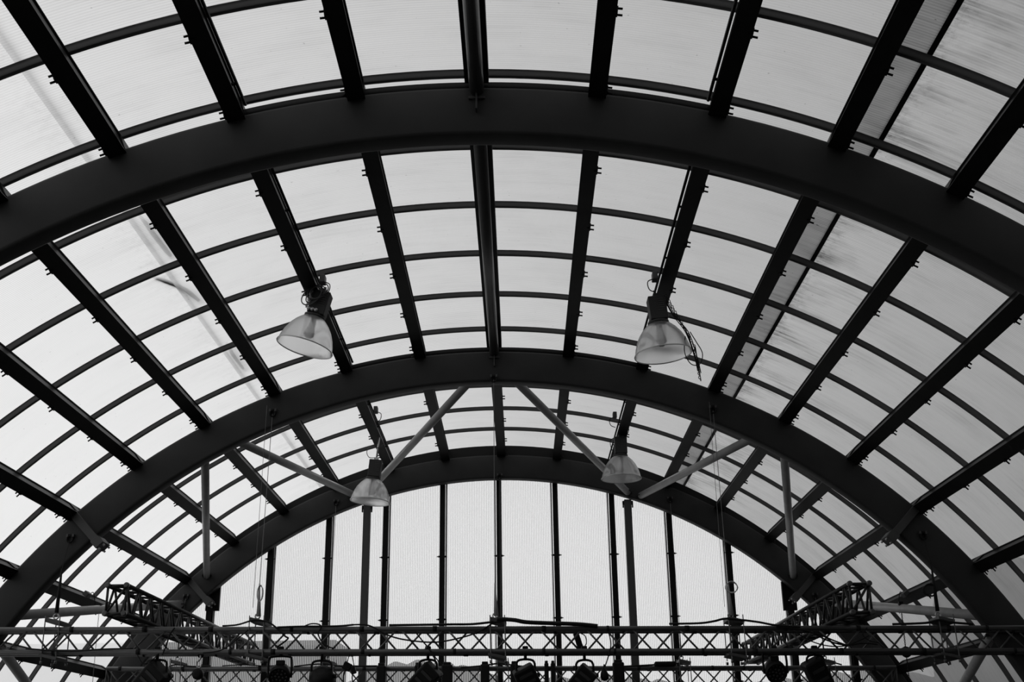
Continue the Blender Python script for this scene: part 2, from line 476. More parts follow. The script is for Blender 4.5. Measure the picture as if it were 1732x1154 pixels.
# ------------------------------------------------------------------ bracing tubes
def cross_pt(t, y, r=6.45): return tuple(vp(r, t, y))
TUBES = [((-2.01, 17.225, 5.499), (-0.139, 12.74, 5.922), 'slanting bracing tube running from the crown down to the left', .05),
         ((1.94, 17.225, 5.494), (0.174, 12.74, 5.921), 'slanting bracing tube running from the crown down to the right', .05),
         ((-2.19, 17.225, 5.518), (-2.99, 12.74, 5.188), 'bracing tube left of the crown, ending behind the far left lamp', .05),
         ((2.14, 17.225, 5.439), (3.075, 12.74, 5.143), 'bracing tube right of the crown, ending below the far right lamp', .05),
         ((-4.302, 17.225, 4.331), (-3.238, 12.74, 5.051), 'near-vertical looking bracing tube on the left slope', .048),
         ((4.304, 17.225, 4.211), (3.294, 12.74, 5.019), 'near-vertical looking bracing tube on the right slope', .048),
         ((-4.65, 17.2, 3.926), (-5.25, 12.74, 3.22), 'level bracing tube at far left above the lighting truss', .055),
         ((4.722, 17.2, 3.831), (5.355, 12.74, 3.069), 'pale level bracing tube at far right above the lighting truss', .055),
         (cross_pt(-1.18, 17.22), (-5.285, 12.74, 2.93), 'lowest left bracing tube, below the lighting truss', .055),
         (cross_pt(1.19, 17.22), (5.30, 12.74, 2.87), 'lowest right bracing tube, below the lighting truss', .055)]
for a, b, lab, r in TUBES:
    a, b = Vector(a), Vector(b)
    root = thing('bracing_tube', lab, 'bracing tube', b)
    part(MB().tube([a, b], r, 18), 'tube', M_TUBE, root)
    d = (b - a).normalized(); x = d.cross(Vector((0, 0, 1))).normalized()
    rot = Matrix((x, d, x.cross(d))).transposed()
    for p, s in ((a, 1), (b, -1)):
        part(MB().box(p + d * s * .02, (.13, .16, .014), rot), 'gusset_plate', M_ARCH, root)

# ------------------------------------------------------------------ gable wall
GY = 17.48
def arc_z(x, r=6.62): return ZC + math.sqrt(max(r * r - x * x, 0))
MX = 0.857
def gname(m): return 'in the middle' if m == 0 else f'{ORD[abs(m)]} to the {"left" if m < 0 else "right"} of the middle one'
for m in range(-6, 7):
    x = m * MX
    zt = arc_z(x, 6.50)
    root = thing('gable_mullion', f'black upright gable mullion, {gname(m)}', 'mullion', (x, GY, 0), 'gable mullions')
    mb = MB().box((x, GY, zt / 2), (.012, .10, zt)).box((x, GY - .055, zt / 2), (.075, .012, zt)).box((x, GY + .045, zt / 2), (.075, .012, zt))
    part(mb, 'post', M_PURLIN, root)
    part(MB().box((x + (.06 if m < 0 else -.06), GY + .02, zt / 2), (.022, .04, zt)), 'side_rail', M_TUBE, root)
    for z in (4.6, 3.68, 2.75):
        if z < zt - .1:
            for s in (-1, 1):
                part(MB().lathe([(.014, 0), (.014, .018), (.007, .02), (.007, .04)], (x + s * .037, GY - .055, z), (s, 0, 0), 8, True, True), 'bolt', M_PURLIN, root)
    if abs(m) <= 4:
        part(MB().box((x, GY - .06, zt - .09), (.10, .05, .06)), 'head_cleat', M_PURLIN, root)
    if abs(m) == 5:
        part(MB().box((x + (.05 if m < 0 else -.02), GY - .05, 4.06 if m < 0 else 3.95), (.2, .05, .42)), 'head_plate', M_PURLIN, root)
def gable_sheet(m):
    xa, xb = m * MX + .005, (m + 1) * MX - .005
    bm = bmesh.new(); uvl = bm.loops.layers.uv.new('UVMap')
    n = 8; xs = [xa + (xb - xa) * i / n for i in range(n + 1)]
    A = [bm.verts.new((x, 0, 0)) for x in xs]; B = [bm.verts.new((x, 0, arc_z(x, 6.70))) for x in xs]
    for i in range(n):
        f = bm.faces.new((A[i], A[i + 1], B[i + 1], B[i]))
        for lp in f.loops: lp[uvl].uv = (lp.vert.co.z, lp.vert.co.x)
    me = bpy.data.meshes.new('gable_sheet'); bm.to_mesh(me); bm.free(); me.materials.append(M_GABLE)
    o = bpy.data.objects.new('gable_sheet', me); C.objects.link(o); o.location = (0, GY + .04, 0)
    pos = f'{ORD[-m]} bay left of the middle mullion' if m < 0 else f'{ORD[m + 1]} bay right of the middle mullion'
    tag(o, f'bright ribbed upright gable sheet, {pos}', 'gable sheet', 'ribbed gable sheets')
for m in range(-7, 7): gable_sheet(m)
for x, lab in ((-1.985, 'left'), (1.945, 'right')):
    root = thing('gable_column', f'grey square column in the gable, the {lab} one of two', 'column', (x, 17.35, 0))
    zt = arc_z(abs(x) + .06, R_IN) - .01
    part(MB().box((x, 17.35, zt / 2), (.108, .10, zt), None, .006), 'shaft', M_POST, root)
    part(MB().box((x, 17.33, zt - .05), (.16, .03, .06)).box((x + .07, 17.33, zt - .08), (.02, .03, .08)).box((x - .07, 17.33, zt - .08), (.02, .03, .08)), 'head_bracket', M_POST, root)

# ------------------------------------------------------------------ outside
def shrub_mass(name, label, x0, x1, y, top, seed, lump=.5):
    rnd = random.Random(seed); mb = MB(); n = int((x1 - x0) / lump)
    for i in range(n + 1):
        x = x0 + (x1 - x0) * i / n
        r = lump * (1.0 + .3 * rnd.random())
        z = top(x) - r
        mb.tube([(x, y + rnd.random(), -.1), (x, y + .4, z * .5), (x + .1, y + .4, z), (x, y + .4, z + r * .75), (x, y + .4, z + r)], [r, r * 1.15, r * 1.05, r * .7, .05], 10)
    tag(mb.build(name, M_TREE, None, ((x0 + x1) / 2, y, 0)), label, 'trees')
def house(label, x0, x1, y, h):
    r = thing('building', label, 'building', ((x0 + x1) / 2, y, 0))
    part(MB().box(((x0 + x1) / 2, y + 1.5, h / 2 - .1), (x1 - x0, 3, h + .2)), 'walls', M_TREE, r)
    part(MB().box(((x0 + x1) / 2, y + 1.5, h + .06), (x1 - x0 + .3, 3.3, .12)), 'roof', M_TREE, r)
def light_block_trees(label, x, y0, y1, h, seed):  # trees added as a screen against the low right sky
    rnd = random.Random(seed); mb = MB(); n = int((y1 - y0) / 1.8)
    for i in range(n + 1):
        y = y0 + (y1 - y0) * i / n; r = 1.5 + .5 * rnd.random(); z = h - r + rnd.random()
        mb.tube([(x, y, -.1), (x + .3, y, z * .45), (x + .2, y, z), (x, y, z + r * .7), (x, y, z + r)], [r * .9, r * 1.15, r * 1.05, r * .7, .05], 10)
    tag(mb.build('tree_group', M_TREE, None, (x, y0, 0)), label, 'trees')
light_block_trees('added row of trees outside, blocking low light beyond the lower right roof sheets', 13.5, 2.0, 34.0, 6.2, 9)  # added to darken the right slope by blocking the sky behind it
house('dim flat-roofed building seen through the lower left gable sheets', -14.0, -4.47, 30, 4.58)
shrub_mass('tree_group', 'dim rounded tree tops seen low through the gable, left of the middle', -3.3, -.6, 29, lambda x: 4.15 - .25 * (x + 2.2) ** 2 * .5, 3)
shrub_mass('hedge', 'long dim hedge outside, along the foot of the gable', -18, 20, 38, lambda x: 4.25 + .18 * math.sin(x * .7) , 5, .8)

# ------------------------------------------------------------------ trusses
def truss(label, A, B, w, h, rc, rb, pitch, mat, up=Vector((0, 0, 1)), lacing=True, spigot=False, bands=0):
    """box truss whose axis runs A -> B"""
    A, B = Vector(A), Vector(B)
    d = (B - A); Ln = d.length; d.normalize()
    s = d.cross(up).normalized(); u = s.cross(d)
    root = thing('lighting_truss', label, 'truss', A)
    cor = {(i, j): s * i * w / 2 + u * j * h / 2 for i in (-1, 1) for j in (-1, 1)}
    for c in cor.values():
        part(MB().tube([A + c, B + c], rc, 14), 'chord', mat, root)
        if spigot:
            for P, sg in ((A, -1), (B, 1)):
                part(MB().lathe([(rc * 1.25, 0), (rc * 1.25, .03), (rc * .9, .045)], P + c, d * sg, 12, True, True), 'end_cap', M_TRUSS, root)
    n = max(2, int(round(Ln / pitch))) * 2
    def zig(c0, c1, ph):
        out = []
        for i in range(n):
            a, b = (c0, c1) if (i + ph) % 2 == 0 else (c1, c0)
            out.append((A + d * (Ln * (i + .06) / n) + a, A + d * (Ln * (i + .94) / n) + b))
        return out
    for i, ph in ((-1, 0), (1, 1)):
        for a, b in zig(cor[(i, -1)], cor[(i, 1)], ph):
            part(MB().tube([a, b], rb, 8), 'brace', mat, root)
    if lacing:
        mb = MB()
        for j, ph in ((-1, 1), (1, 0)):
            for a, b in zig(cor[(-1, j)], cor[(1, j)], ph):
                mb.tube([a, b], rb, 8)
        o = part(mb, 'flat_lacing', mat, root); o['kind'] = 'stuff'
    for P in (A, B):
        ends = MB()
        for a, b in (((-1, -1), (1, -1)), ((-1, 1), (1, 1)), ((-1, -1), (-1, 1)), ((1, -1), (1, 1)), ((-1, -1), (1, 1))):
            ends.tube([P + cor[a], P + cor[b]], rb, 8)
        part(ends, 'end_frame', mat, root)
    if bands:
        rnd = random.Random(int(Ln * 100))
        for c in list(cor.values()):
            for q in range(bands):
                P = A + c + d * Ln * (q + .2 + .6 * rnd.random()) / bands
                part(MB().tube([P, P + d * (.02 + .03 * rnd.random())], rc * 1.16, 12), 'tape_band', M_CABLE, root)
    return root
SL = -0.0119
def tz(x, z): return z + SL * x
truss('long lighting truss spanning the view in front of the gable', (-5.72, 12.40, tz(-5.72, 2.852)), (5.72, 12.40, tz(5.72, 2.852)), .24, .226, .0255, .010, .478, M_TRUSS, bands=14)
truss('farther lighting truss low against the gable, behind the stage lights', (-5.53, 17.04, tz(-5.53, 2.828)), (5.55, 17.04, tz(5.55, 2.828)), .24, .226, .0255, .010, .478, M_TRUSS, bands=14)
truss('dark box truss on the left, running from the long truss towards the gable', (-3.657, 11.55, 3.214), (-3.657, 17.35, 3.214), .186, .272, .022, .013, .40, M_TRUSSD, spigot=True)
truss('dark box truss on the right, running from the long truss towards the gable', (3.620, 11.55, 3.129), (3.620, 17.35, 3.129), .19, .274, .022, .013, .40, M_TRUSSD, spigot=True)

# ------------------------------------------------------------------ rigging lines
def rig(x, y, ze, zt, lab, kind, yarch):
    root = thing('rigging_line', lab, 'rigging line', (x, y, zt))
    zs = zt + .10
    part(MB().tube([(x, yarch - .03, ze - .03), (x, y, zs + .35 if kind != 'strap' else zs + .5)], .0035, 6), 'wire_rope', M_WIRE if kind != 'strap' else M_CABLE, root)
    if kind == 'strap':
        part(MB().tube([(x, y, zs + .52), (x, y, zs + .3), (x, y, zs + .06)], [.008, .018, .022], 8), 'sling', M_CABLE, root)
    elif kind == 'pale':
        part(MB().tube([(x, y, zs + .36), (x + .004, y, zs + .18), (x + .01, y, zs + .02)], [.006, .016, .026], 8), 'sling', M_SLING, root)
    else:
        part(MB().tube([(x, y, zs + .36), (x, y, zs + .03)], [.006, .012], 8), 'sling', M_CABLE, root)
    part(MB().tube([(x + .026 * math.cos(a), y, zs + .02 + .026 * math.sin(a)) for a in arc(0, 2 * PI, 14)[:-1]], .008, 6, closed=True), 'shackle', M_STEEL, root)
    rot = Matrix.Rotation(.22, 3, 'Y')
    part(MB().box((x + .03, y, zs - .045), (.17, .30, .045), rot, .006), 'hanger_beam', M_POST, root)
    for dx, dy in ((-.05, -.15), (.1, -.15), (-.05, .15), (.1, .15)):
        mb = MB().tube([(x + dx, y + dy, zs + .01), (x + dx + .006, y + dy, zt - .33)], .006, 6)
        mb.lathe([(.013, 0), (.013, .03)], (x + dx + .006, y + dy, zt - .34), (0, 0, -1), 6, True, True)
        part(mb, 'threaded_rod', M_WIRE, root)
    part(MB().box((x + .02, y, zt - .30), (.19, .32, .03), rot, .004), 'lower_beam', M_POST, root)
    return root
for (x, z, pos), kind in zip(EYES['middle'], ('strap', 'pale', 'pale', 'pale', 'strap')):
    r = rig(x, 12.40, z, tz(x, 2.99), f'rigging line from the middle arch to the long truss, {pos}', kind, ARCH['middle'])
    if kind != 'strap' and abs(x) > 1:
                part(MB().tube([(x - .05, 12.44, z + .05), (x - .055, 12.40, tz(x, 3.0) + .2)], .0025, 5), 'safety_wire', M_WIRE, r)
    if abs(x) > 1:
        cx, cz, rr, sq = {-4.562: (0, 0, 0, 0), -2.448: (-2.437, 3.375, .085, .32), 2.491: (2.525, 3.37, .06, .95), 4.65: (4.60, 3.31, .065, 1)}[x]
        if rr:
            mb = MB()
            for q in range(3):
                mb.tube([(cx + (rr + .004 * q) * sq * math.cos(a), 12.39 + .008 * q, cz + (rr - .004 * q) * math.sin(a)) for a in arc(0, 2 * PI, 28)[:-1]], .006, 6, closed=True)
            part(mb, 'wire_coil', M_STEEL if abs(x) < 4 else M_CABLE, r)
for (x, z, pos) in EYES['gable']:
    rig(x, 17.04, z, tz(x, 2.966), f'rigging line from the farthest arch to the rear truss, {pos}', 'thin', ARCH['gable'])

# ------------------------------------------------------------------ cables
def smooth(pts, n=6):
    P = [Vector(p) for p in pts]; out = []
    for i in range(len(P) - 1):
        p0, p1, p2, p3 = P[max(i - 1, 0)], P[i], P[i + 1], P[min(i + 2, len(P) - 1)]
        for q in range(n):
            t = q / n
            out.append(.5 * ((2 * p1) + (p2 - p0) * t + (2 * p0 - 5 * p1 + 4 * p2 - p3) * t * t + (3 * p1 - p0 - 3 * p2 + p3) * t ** 3))
    return out + [P[-1]]
Y1, Y2 = 12.24, 17.02
CAB = [
 (Y1, .009, [(-2.769, 3.026), (-2.617, 3.036), (-2.496, 3.07), (-2.423, 3.081), (-2.311, 3.062), (-2.228, 3.013), (-2.119, 2.916), (-2.087, 2.891), (-2.157, 2.833), (-2.204, 2.804)], 'black cable looped over the hanger left of the middle of the long truss'),
 (Y1, .008, [(-1.419, 3.02), (-1.296, 3.018), (-1.203, 2.987), (-1.079, 2.919), (-.925, 2.87), (-.681, 2.837), (-.498, 2.84), (-.254, 2.89), (-.101, 2.948), (.022, 3.018), (.114, 3.035)], 'thin black cable sagging in a long loop across the long truss'),
 (Y1, .021, [(.06, 3.06), (.236, 3.045), (.359, 3.022), (.604, 3.008), (.787, 3.0), (.94, 2.99), (1.092, 2.972)], 'thick cable bundle on the long truss, right of its middle'),
 (Y1, .012, [(-1.051, 3.01), (-.805, 3.01), (-.438, 3.01), (-.193, 3.01), (.022, 3.03)], 'cable along the top of the long truss, left of its middle'),
 (Y1, .011, [(1.827, 2.985), (2.132, 2.987), (2.287, 3.005), (2.41, 3.03), (2.562, 3.015), (2.744, 2.99), (2.925, 2.955), (3.167, 2.935)], 'cable bundle rising over the hanger on the right of the long truss'),
 (Y1, .008, [(2.923, 2.937), (3.135, 2.916), (3.343, 2.859), (3.518, 2.786), (3.634, 2.743)], 'cable slanting down beside the right side truss'),
 (Y1, .008, [(3.284, 2.878), (3.428, 2.799), (3.605, 2.749), (3.788, 2.765), (3.939, 2.751)], 'thin loose cable lying on the lower right truss tube'),
 (Y1, .008, [(-4.771, 2.827), (-4.524, 2.806), (-4.278, 2.796), (-3.975, 2.81), (-3.669, 2.812)], 'thin cable along the lower left truss tube'),
 (Y1, .007, [(-.786, 2.945), (-.711, 2.855), (-.637, 2.765), (-.569, 2.652)], 'slanting power cable of the spotlight left of the middle'),
 (Y1, .006, [(1.2, 2.918), (1.22, 2.799), (1.197, 2.693), (1.148, 2.56)], 'thin cord holding the black pear-shaped control'),
 (Y1, .012, [(4.115, 2.95), (4.452, 2.958), (4.596, 2.985), (4.727, 2.96), (4.937, 2.939)], 'cable draped over the far right hanger'),
 (Y1, .008, [(-3.26, 3.015), (-3.303, 2.95), (-3.335, 2.831), (-3.364, 2.743)], 'black cable dropping through the long truss at the left side truss'),
 (Y2 - .12, .012, [(-.546, 2.95), (-.253, 2.971), (-.002, 3.0), (.248, 2.964), (.498, 2.945)], 'cable arched over the middle of the rear truss'),
 (Y2 - .12, .012, [(1.708, 2.936), (2.042, 2.948), (2.293, 2.961), (2.462, 2.991)], 'cable along the top of the rear truss, right of the middle'),
 (Y2 - .12, .01, [(-2.888, 2.998), (-2.554, 3.026), (-2.218, 2.997), (-1.716, 2.99)], 'cable along the top of the rear truss, left of the middle'),
 (Y2 - .12, .01, [(-4.648, 3.021), (-4.541, 3.044), (-4.312, 3.017), (-4.061, 3.022)], 'cable over the leftmost hanger of the rear truss'),
 (Y2 - .12, .01, [(4.207, 2.919), (4.503, 2.956), (4.628, 2.962), (4.79, 2.919)], 'cable over the rightmost hanger of the rear truss')]
CAB += [
 (Y1, .006, [(-2.50, 2.985), (-2.60, 2.90), (-2.70, 2.82), (-2.80, 2.775), (-2.95, 2.76)], 'thin cable hanging through the long truss beside the left hanger'),
 (Y1, .007, [(-1.93, 3.01), (-1.86, 3.035), (-1.78, 3.03), (-1.75, 3.0), (-1.78, 2.94), (-1.74, 2.86), (-1.66, 2.80), (-1.60, 2.79)], 'short looped cable on the long truss above the rounded spotlight'),
 (Y1, .006, [(3.10, 2.90), (3.25, 2.80), (3.42, 2.745), (3.6, 2.74), (3.75, 2.79), (3.86, 2.84)], 'thin cable slung inside the truss at the right side truss'),
 (Y1, .006, [(3.85, 2.92), (3.80, 2.85), (3.86, 2.79), (3.95, 2.77)], 'short hanging cable end right of the right side truss'),
 (Y1, .006, [(-.62, 2.75), (-.57, 2.68), (-.50, 2.60)], 'short lead dropping to the left leaning spotlight near the middle'),
 (Y1, .006, [(-3.62, 2.75), (-3.55, 2.66), (-3.46, 2.70), (-3.40, 2.76)], 'short looped lead at the leftmost spotlight'),
 (Y1, .010, [(-2.2, 3.005), (-1.95, 3.01), (-1.6, 3.008), (-1.42, 3.02)], 'cable lying along the truss top between the left hanger and the long loop'),
 (Y2 - .12, .008, [(-3.9, 3.02), (-3.6, 3.03), (-3.3, 3.01), (-3.0, 3.02)], 'cable along the rear truss behind the hoist block')]
for y, r, pts, lab in CAB:
    P = smooth([(x, y, z) for x, z in pts])
    tag(MB().tube(P, r, 8).build('power_cable', M_CABLE, None, P[0]), lab, 'cable', 'power cables on the trusses')

# ------------------------------------------------------------------ stage lights
def yoke(root, c, w, top, bottom, d=.0):
    x, y, z = c
    pts = [(x - w / 2, y, bottom), (x - w / 2, y, top - .04), (x - w / 2 + .04, y, top), (x + w / 2 - .04, y, top), (x + w / 2, y, top - .04), (x + w / 2, y, bottom)]
    part(MB().tube(smooth(pts, 3), .012, 8), 'yoke', M_BLACK, root)
def clamp(root, x, y, top, bottom):
    part(MB().tube([(x, y, bottom), (x, y, top)], .016, 8).box((x, y, top + .01), (.06, .06, .05), None, .01), 'clamp', M_BLACK, root)
def spot(x, zt, w, L_, ang, lab, swing=.25, yk=True, round_=False):
    """zt = height of the yoke's top; ang = lean in the view plane, + points the lens to the right"""
    y = 12.33
    root = thing('stage_spotlight', lab, 'stage light', (x, y, zt))
    clamp(root, x, y, tz(x, 2.76), zt)
    yoke(root, (x, y, zt), w * .72, zt, zt - .16)
    d = Vector((math.sin(ang) * math.cos(swing), math.sin(swing), -math.cos(ang) * math.cos(swing))).normalized()
    s = Vector((0, 1, 0)).cross(d).normalized(); v = d.cross(s)
    rot = Matrix((s, v, d)).transposed()
    c = Vector((x, y, zt - .155)) + d * (L_ * .26)
    if round_:
        part(MB().lathe([(.05, -L_ / 2), (w * .42, -L_ / 2 + .04), (w * .5, -L_ * .1), (w * .5, L_ / 2 - .04), (w * .55, L_ / 2), (w * .45, L_ / 2)], c, d, 20, True, True), 'housing', M_BLACK, root)
    else:
        part(MB().box(c, (w * .85, w * .8, L_), rot, .02), 'housing', M_BLACK, root)
        mb = MB()
        for q in (-.3, -.1, .1): mb.box(c + d * L_ * q - v * w * .41, (w * .55, .012, .03), rot)
        part(mb, 'cooling_fins', M_BALLAST, root)
    e = c + d * (L_ / 2)
    part(MB().lathe([(w * .36, -.02), (w * .36, .03), (w * .30, .03), (w * .28, .0)], e, d, 18, True, True), 'lens_tube', M_BLACK, root)
    for q in (0, 1, 2, 3):
        a = q * PI / 2
        n = s * math.cos(a) + v * math.sin(a); tt = s * -math.sin(a) + v * math.cos(a)
        dd = (d * .85 + n * .5).normalized()
        part(MB().box(e + n * w * .42 + dd * .05, (w * .6, .005, .11), Matrix((tt, dd.cross(tt), dd)).transposed()), 'barn_door', M_BLACK, root)
    part(MB().lathe([(.022, 0), (.022, .03)], (x + w * .45, y, zt - .15), (1, 0, 0), 10, True, True), 'tilt_knob', M_BLACK, root)
    return root
spot(-3.44, 2.70, .29, .42, -.75, 'black spotlight leaning left, under the left side truss')
spot(-.655, 2.665, .25, .46, -.78, 'black spotlight leaning left, just left of the middle mullion')
spot(.345, 2.655, .26, .36, .45, 'black spotlight with barn doors leaning right, next to the middle mullion')
spot(.95, 2.64, .24, .37, -.70, 'black spotlight leaning left, right of the middle mullion')
spot(3.31, 2.66, .24, .50, .45, 'black spotlight leaning right, under the right side truss')
spot(-1.745, 2.67, .28, .34, .1, 'rounded black spotlight beside the left gable column', .9, True, True)
def par(x, zc, lab):
    y = 12.33
    root = thing('led_par_light', lab, 'stage light', (x, y, zc))
    zt = zc + .19
    clamp(root, x, y, tz(x, 2.76), zt)
    yoke(root, (x, y, zt), .235, zt, zc - .02)
    d = Vector((.05, -.86, -.5)).normalized()
    c = Vector((x, y, zc))
    part(MB().lathe([(.05, -.13), (.095, -.10), (.108, -.03), (.108, .05), (.098, .052), (.095, .03)], c, d, 26, True, True), 'housing', M_BLACK, root)
    s = d.cross(Vector((0, 0, 1))).normalized(); v = s.cross(d)
    spots = [(0, 0)] + [(.038 * math.cos(a), .038 * math.sin(a)) for a in arc(.2, .2 + 2 * PI, 6)[:-1]] + [(.076 * math.cos(a), .076 * math.sin(a)) for a in arc(0, 2 * PI, 12)[:-1]]
    for px, py in spots:
        part(MB().lathe([(.013, 0), (.013, .006), (.008, .010), (.002, .011)], c + d * .03 + s * px + v * py, d, 10, True, True), 'led_lens', M_LENS, root)
    part(MB().box(c + Vector((0, .02, .13)), (.09, .06, .05), None, .01), 'top_bracket', M_BLACK, root)
par(-2.17, 2.53, 'round multi-lens lamp on the left, facing the viewer')
par(2.895, 2.505, 'round multi-lens lamp on the right, facing the viewer')
def head(x, w, h, lab, z=2.97):
    y = 16.86
    root = thing('stage_light_head', lab, 'stage light', (x, y, z))
    part(MB().box((x, y, z - h / 2 + .02), (w, .12, h), None, min(.02, w * .2)), 'housing', M_BLACK, root)
    part(MB().box((x, y + .03, z + .03), (w * .7, .14, .05), None, .01), 'clamp', M_BLACK, root)
    part(MB().lathe([(w * .35, 0), (w * .35, .02)], (x, y - .06, z - h * .8), (0, -1, 0), 12, True, True), 'lens', M_LENS, root)
for x, w, h, lab in ((-1.655, .13, .5, 'black upright lamp body on the rear truss, beside the left column'), (-1.135, .11, .42, 'black lamp body on the rear truss, behind the left leaning spotlight'),
                     (-.735, .155, .5, 'broad black lamp body on the rear truss, left of the middle'), (-.205, .125, .5, 'black lamp body on the rear truss, nearest left of the middle mullion'),
                     (.205, .11, .45, 'black lamp body on the rear truss, nearest right of the middle mullion'), (.655, .06, .5, 'left one of two narrow black bodies on the rear truss'),
                     (.745, .06, .5, 'right one of two narrow black bodies on the rear truss'), (1.66, .16, .5, 'broad black lamp body on the rear truss, beside the right column')):
    head(x, w, h, lab)
# small hanging gear
r = thing('hook_block', 'black round hoist block on a bright steel hook', 'hoist block', (-3.0, 12.3, 2.55))
x, y, z = -3.0, 12.3, 2.555
part(MB().lathe([(.02, -.045), (.05, -.045), (.056, -.02), (.056, .02), (.05, .045), (.02, .045)], (x, y, z), (0, 1, 0), 24, True, True), 'pulley_body', M_BLACK, r)
part(MB().tube(smooth([(x + .012, y, z + .19), (x + .01, y, z + .145), (x - .02, y, z + .115), (x - .012, y, z + .072), (x + .02, y, z + .066), (x + .028, y, z + .10)], 4), .009, 8), 'hook', M_STEEL, r)
part(MB().tube([(x + .012, y, z + .18), (x + .012, y + .06, z + .24)], .03, 10), 'swivel', M_BLACK, r)
r = thing('hoist_control', 'black pear-shaped hoist control hanging on a thin cord', 'hoist control', (1.148, 12.335, 2.5))
part(MB().lathe([(.004, .075), (.016, .06), (.034, .02), (.044, -.02), (.038, -.05), (.012, -.064)], (1.148, 12.335, 2.5), (-.12, 0, 1), 16, True, True), 'body', M_BLACK, r)
part(MB().tube([(1.148, 12.335, 2.575), (1.15, 12.335, 2.60)], .008, 8), 'strain_relief', M_CABLE, r)
r = thing('junction_box', 'small black connector box dangling on two cords below the long truss', 'junction box', (-1.485, 12.35, 2.6))
part(MB().box((-1.485, 12.35, 2.615), (.085, .06, .08), Matrix.Rotation(.5, 3, 'Y'), .008).box((-1.42, 12.35, 2.575), (.05, .05, .07), Matrix.Rotation(-.3, 3, 'Y'), .008), 'connector_body', M_BLACK, r)
part(MB().tube(smooth([(-1.455, 12.35, 2.76), (-1.475, 12.35, 2.70), (-1.49, 12.35, 2.64)]), .005, 6).tube(smooth([(-1.45, 12.35, 2.76), (-1.43, 12.35, 2.69), (-1.41, 12.35, 2.60)]), .005, 6), 'cords', M_CABLE, r)
part(MB().tube(smooth([(-1.50, 12.35, 2.58), (-1.52, 12.35, 2.52), (-1.515, 12.35, 2.44)]), .008, 6).tube(smooth([(-1.42, 12.35, 2.55), (-1.43, 12.35, 2.50), (-1.41, 12.35, 2.44)]), .006, 6), 'trailing_leads', M_CABLE, r)
r = thing('clamp_light', 'black slim lamp fixed inside the long truss, right of the middle', 'stage light', (.9, 12.5, 2.87))
part(MB().box((.905, 12.52, 2.845), (.06, .07, .20), Matrix.Rotation(-.3, 3, 'Y'), .012), 'housing', M_BLACK, r)
part(MB().tube([(.87, 12.52, 2.93), (.865, 12.52, 2.97)], .012, 8), 'stem', M_BLACK, r)
part(MB().tube(smooth([(.93, 12.5, 2.93), (.975, 12.5, 2.90), (.985, 12.5, 2.83), (.95, 12.5, 2.78)]), .006, 6), 'lead', M_CABLE, r)
r = thing('power_pack', 'flat black box lying on top of the rear truss, right side', 'power box', (2.32, 16.9, 3.0))
part(MB().box((2.32, 16.9, 2.965), (.30, .12, .06), None, .02), 'case', M_BLACK, r)
part(MB().tube(smooth([(2.46, 16.9, 2.97), (2.54, 16.9, 2.96), (2.56, 16.9, 2.92)]), .008, 6), 'lead', M_CABLE, r)
# chains at both sides
for x0, x1, z0, z1, sgn, lab in ((5.045, 5.03, 3.46, 2.3, 1, 'right'), (-4.972, -4.95, 3.56, 2.3, -1, 'left')):
    root = thing('hoist_chain', f'thin hoist chain hanging beside the truss end, {lab} side', 'chain', (x0, 14.8, z0))
    mb = MB(); n = 60 if sgn > 0 else 50
    for i in range(n):
        t = i / n; c = Vector((x0 + (x1 - x0) * t, 14.8, z0 + (z1 - z0) * t)); a = (i % 2) * PI / 2
        rr = .0085 if sgn > 0 else .005
        mb.tube([c + Vector((rr * math.cos(q) * math.cos(a), rr * math.cos(q) * math.sin(a), .014 * math.sin(q))) for q in arc(0, 2 * PI, 8)[:-1]], .0032 if sgn > 0 else .002, 5, closed=True)
    part(mb, 'links', M_CABLE if sgn > 0 else M_WIRE, root)
    if sgn > 0:
        part(MB().lathe([(.02, .07), (.05, .055), (.055, 0), (.05, -.04), (.02, -.06)], (5.04, 14.8, 2.89), (0, 0, 1), 14, True, True), 'chain_bag', M_BLACK, root)
    part(MB().box((x0, 14.8, z0 + .02), (.05, .05, .05)), 'hanger', M_PURLIN, root)
for x, y, z, lab in ((-5.05, 14.55, 3.70, 'left'), (5.12, 14.8, 3.60, 'right')):
    root = thing('socket_box', f'small grey socket box on the {lab} purlin beside the lighting truss', 'socket box', (x, y, z))
    t = math.atan2(x, z - ZC)
    rot = Matrix((tan(t), Vector((0, 1, 0)), rad(t))).transposed()
    part(MB().box((x, y, z), (.06, .13, .07), rot, .008), 'case', M_POST, root)
    part(MB().tube(smooth([(x, y + .06, z), (x, y + .2, z + .05), (x, y + .3, z - .08), (x, y + .32, z - .2)]), .005, 6), 'lead', M_CABLE, root)

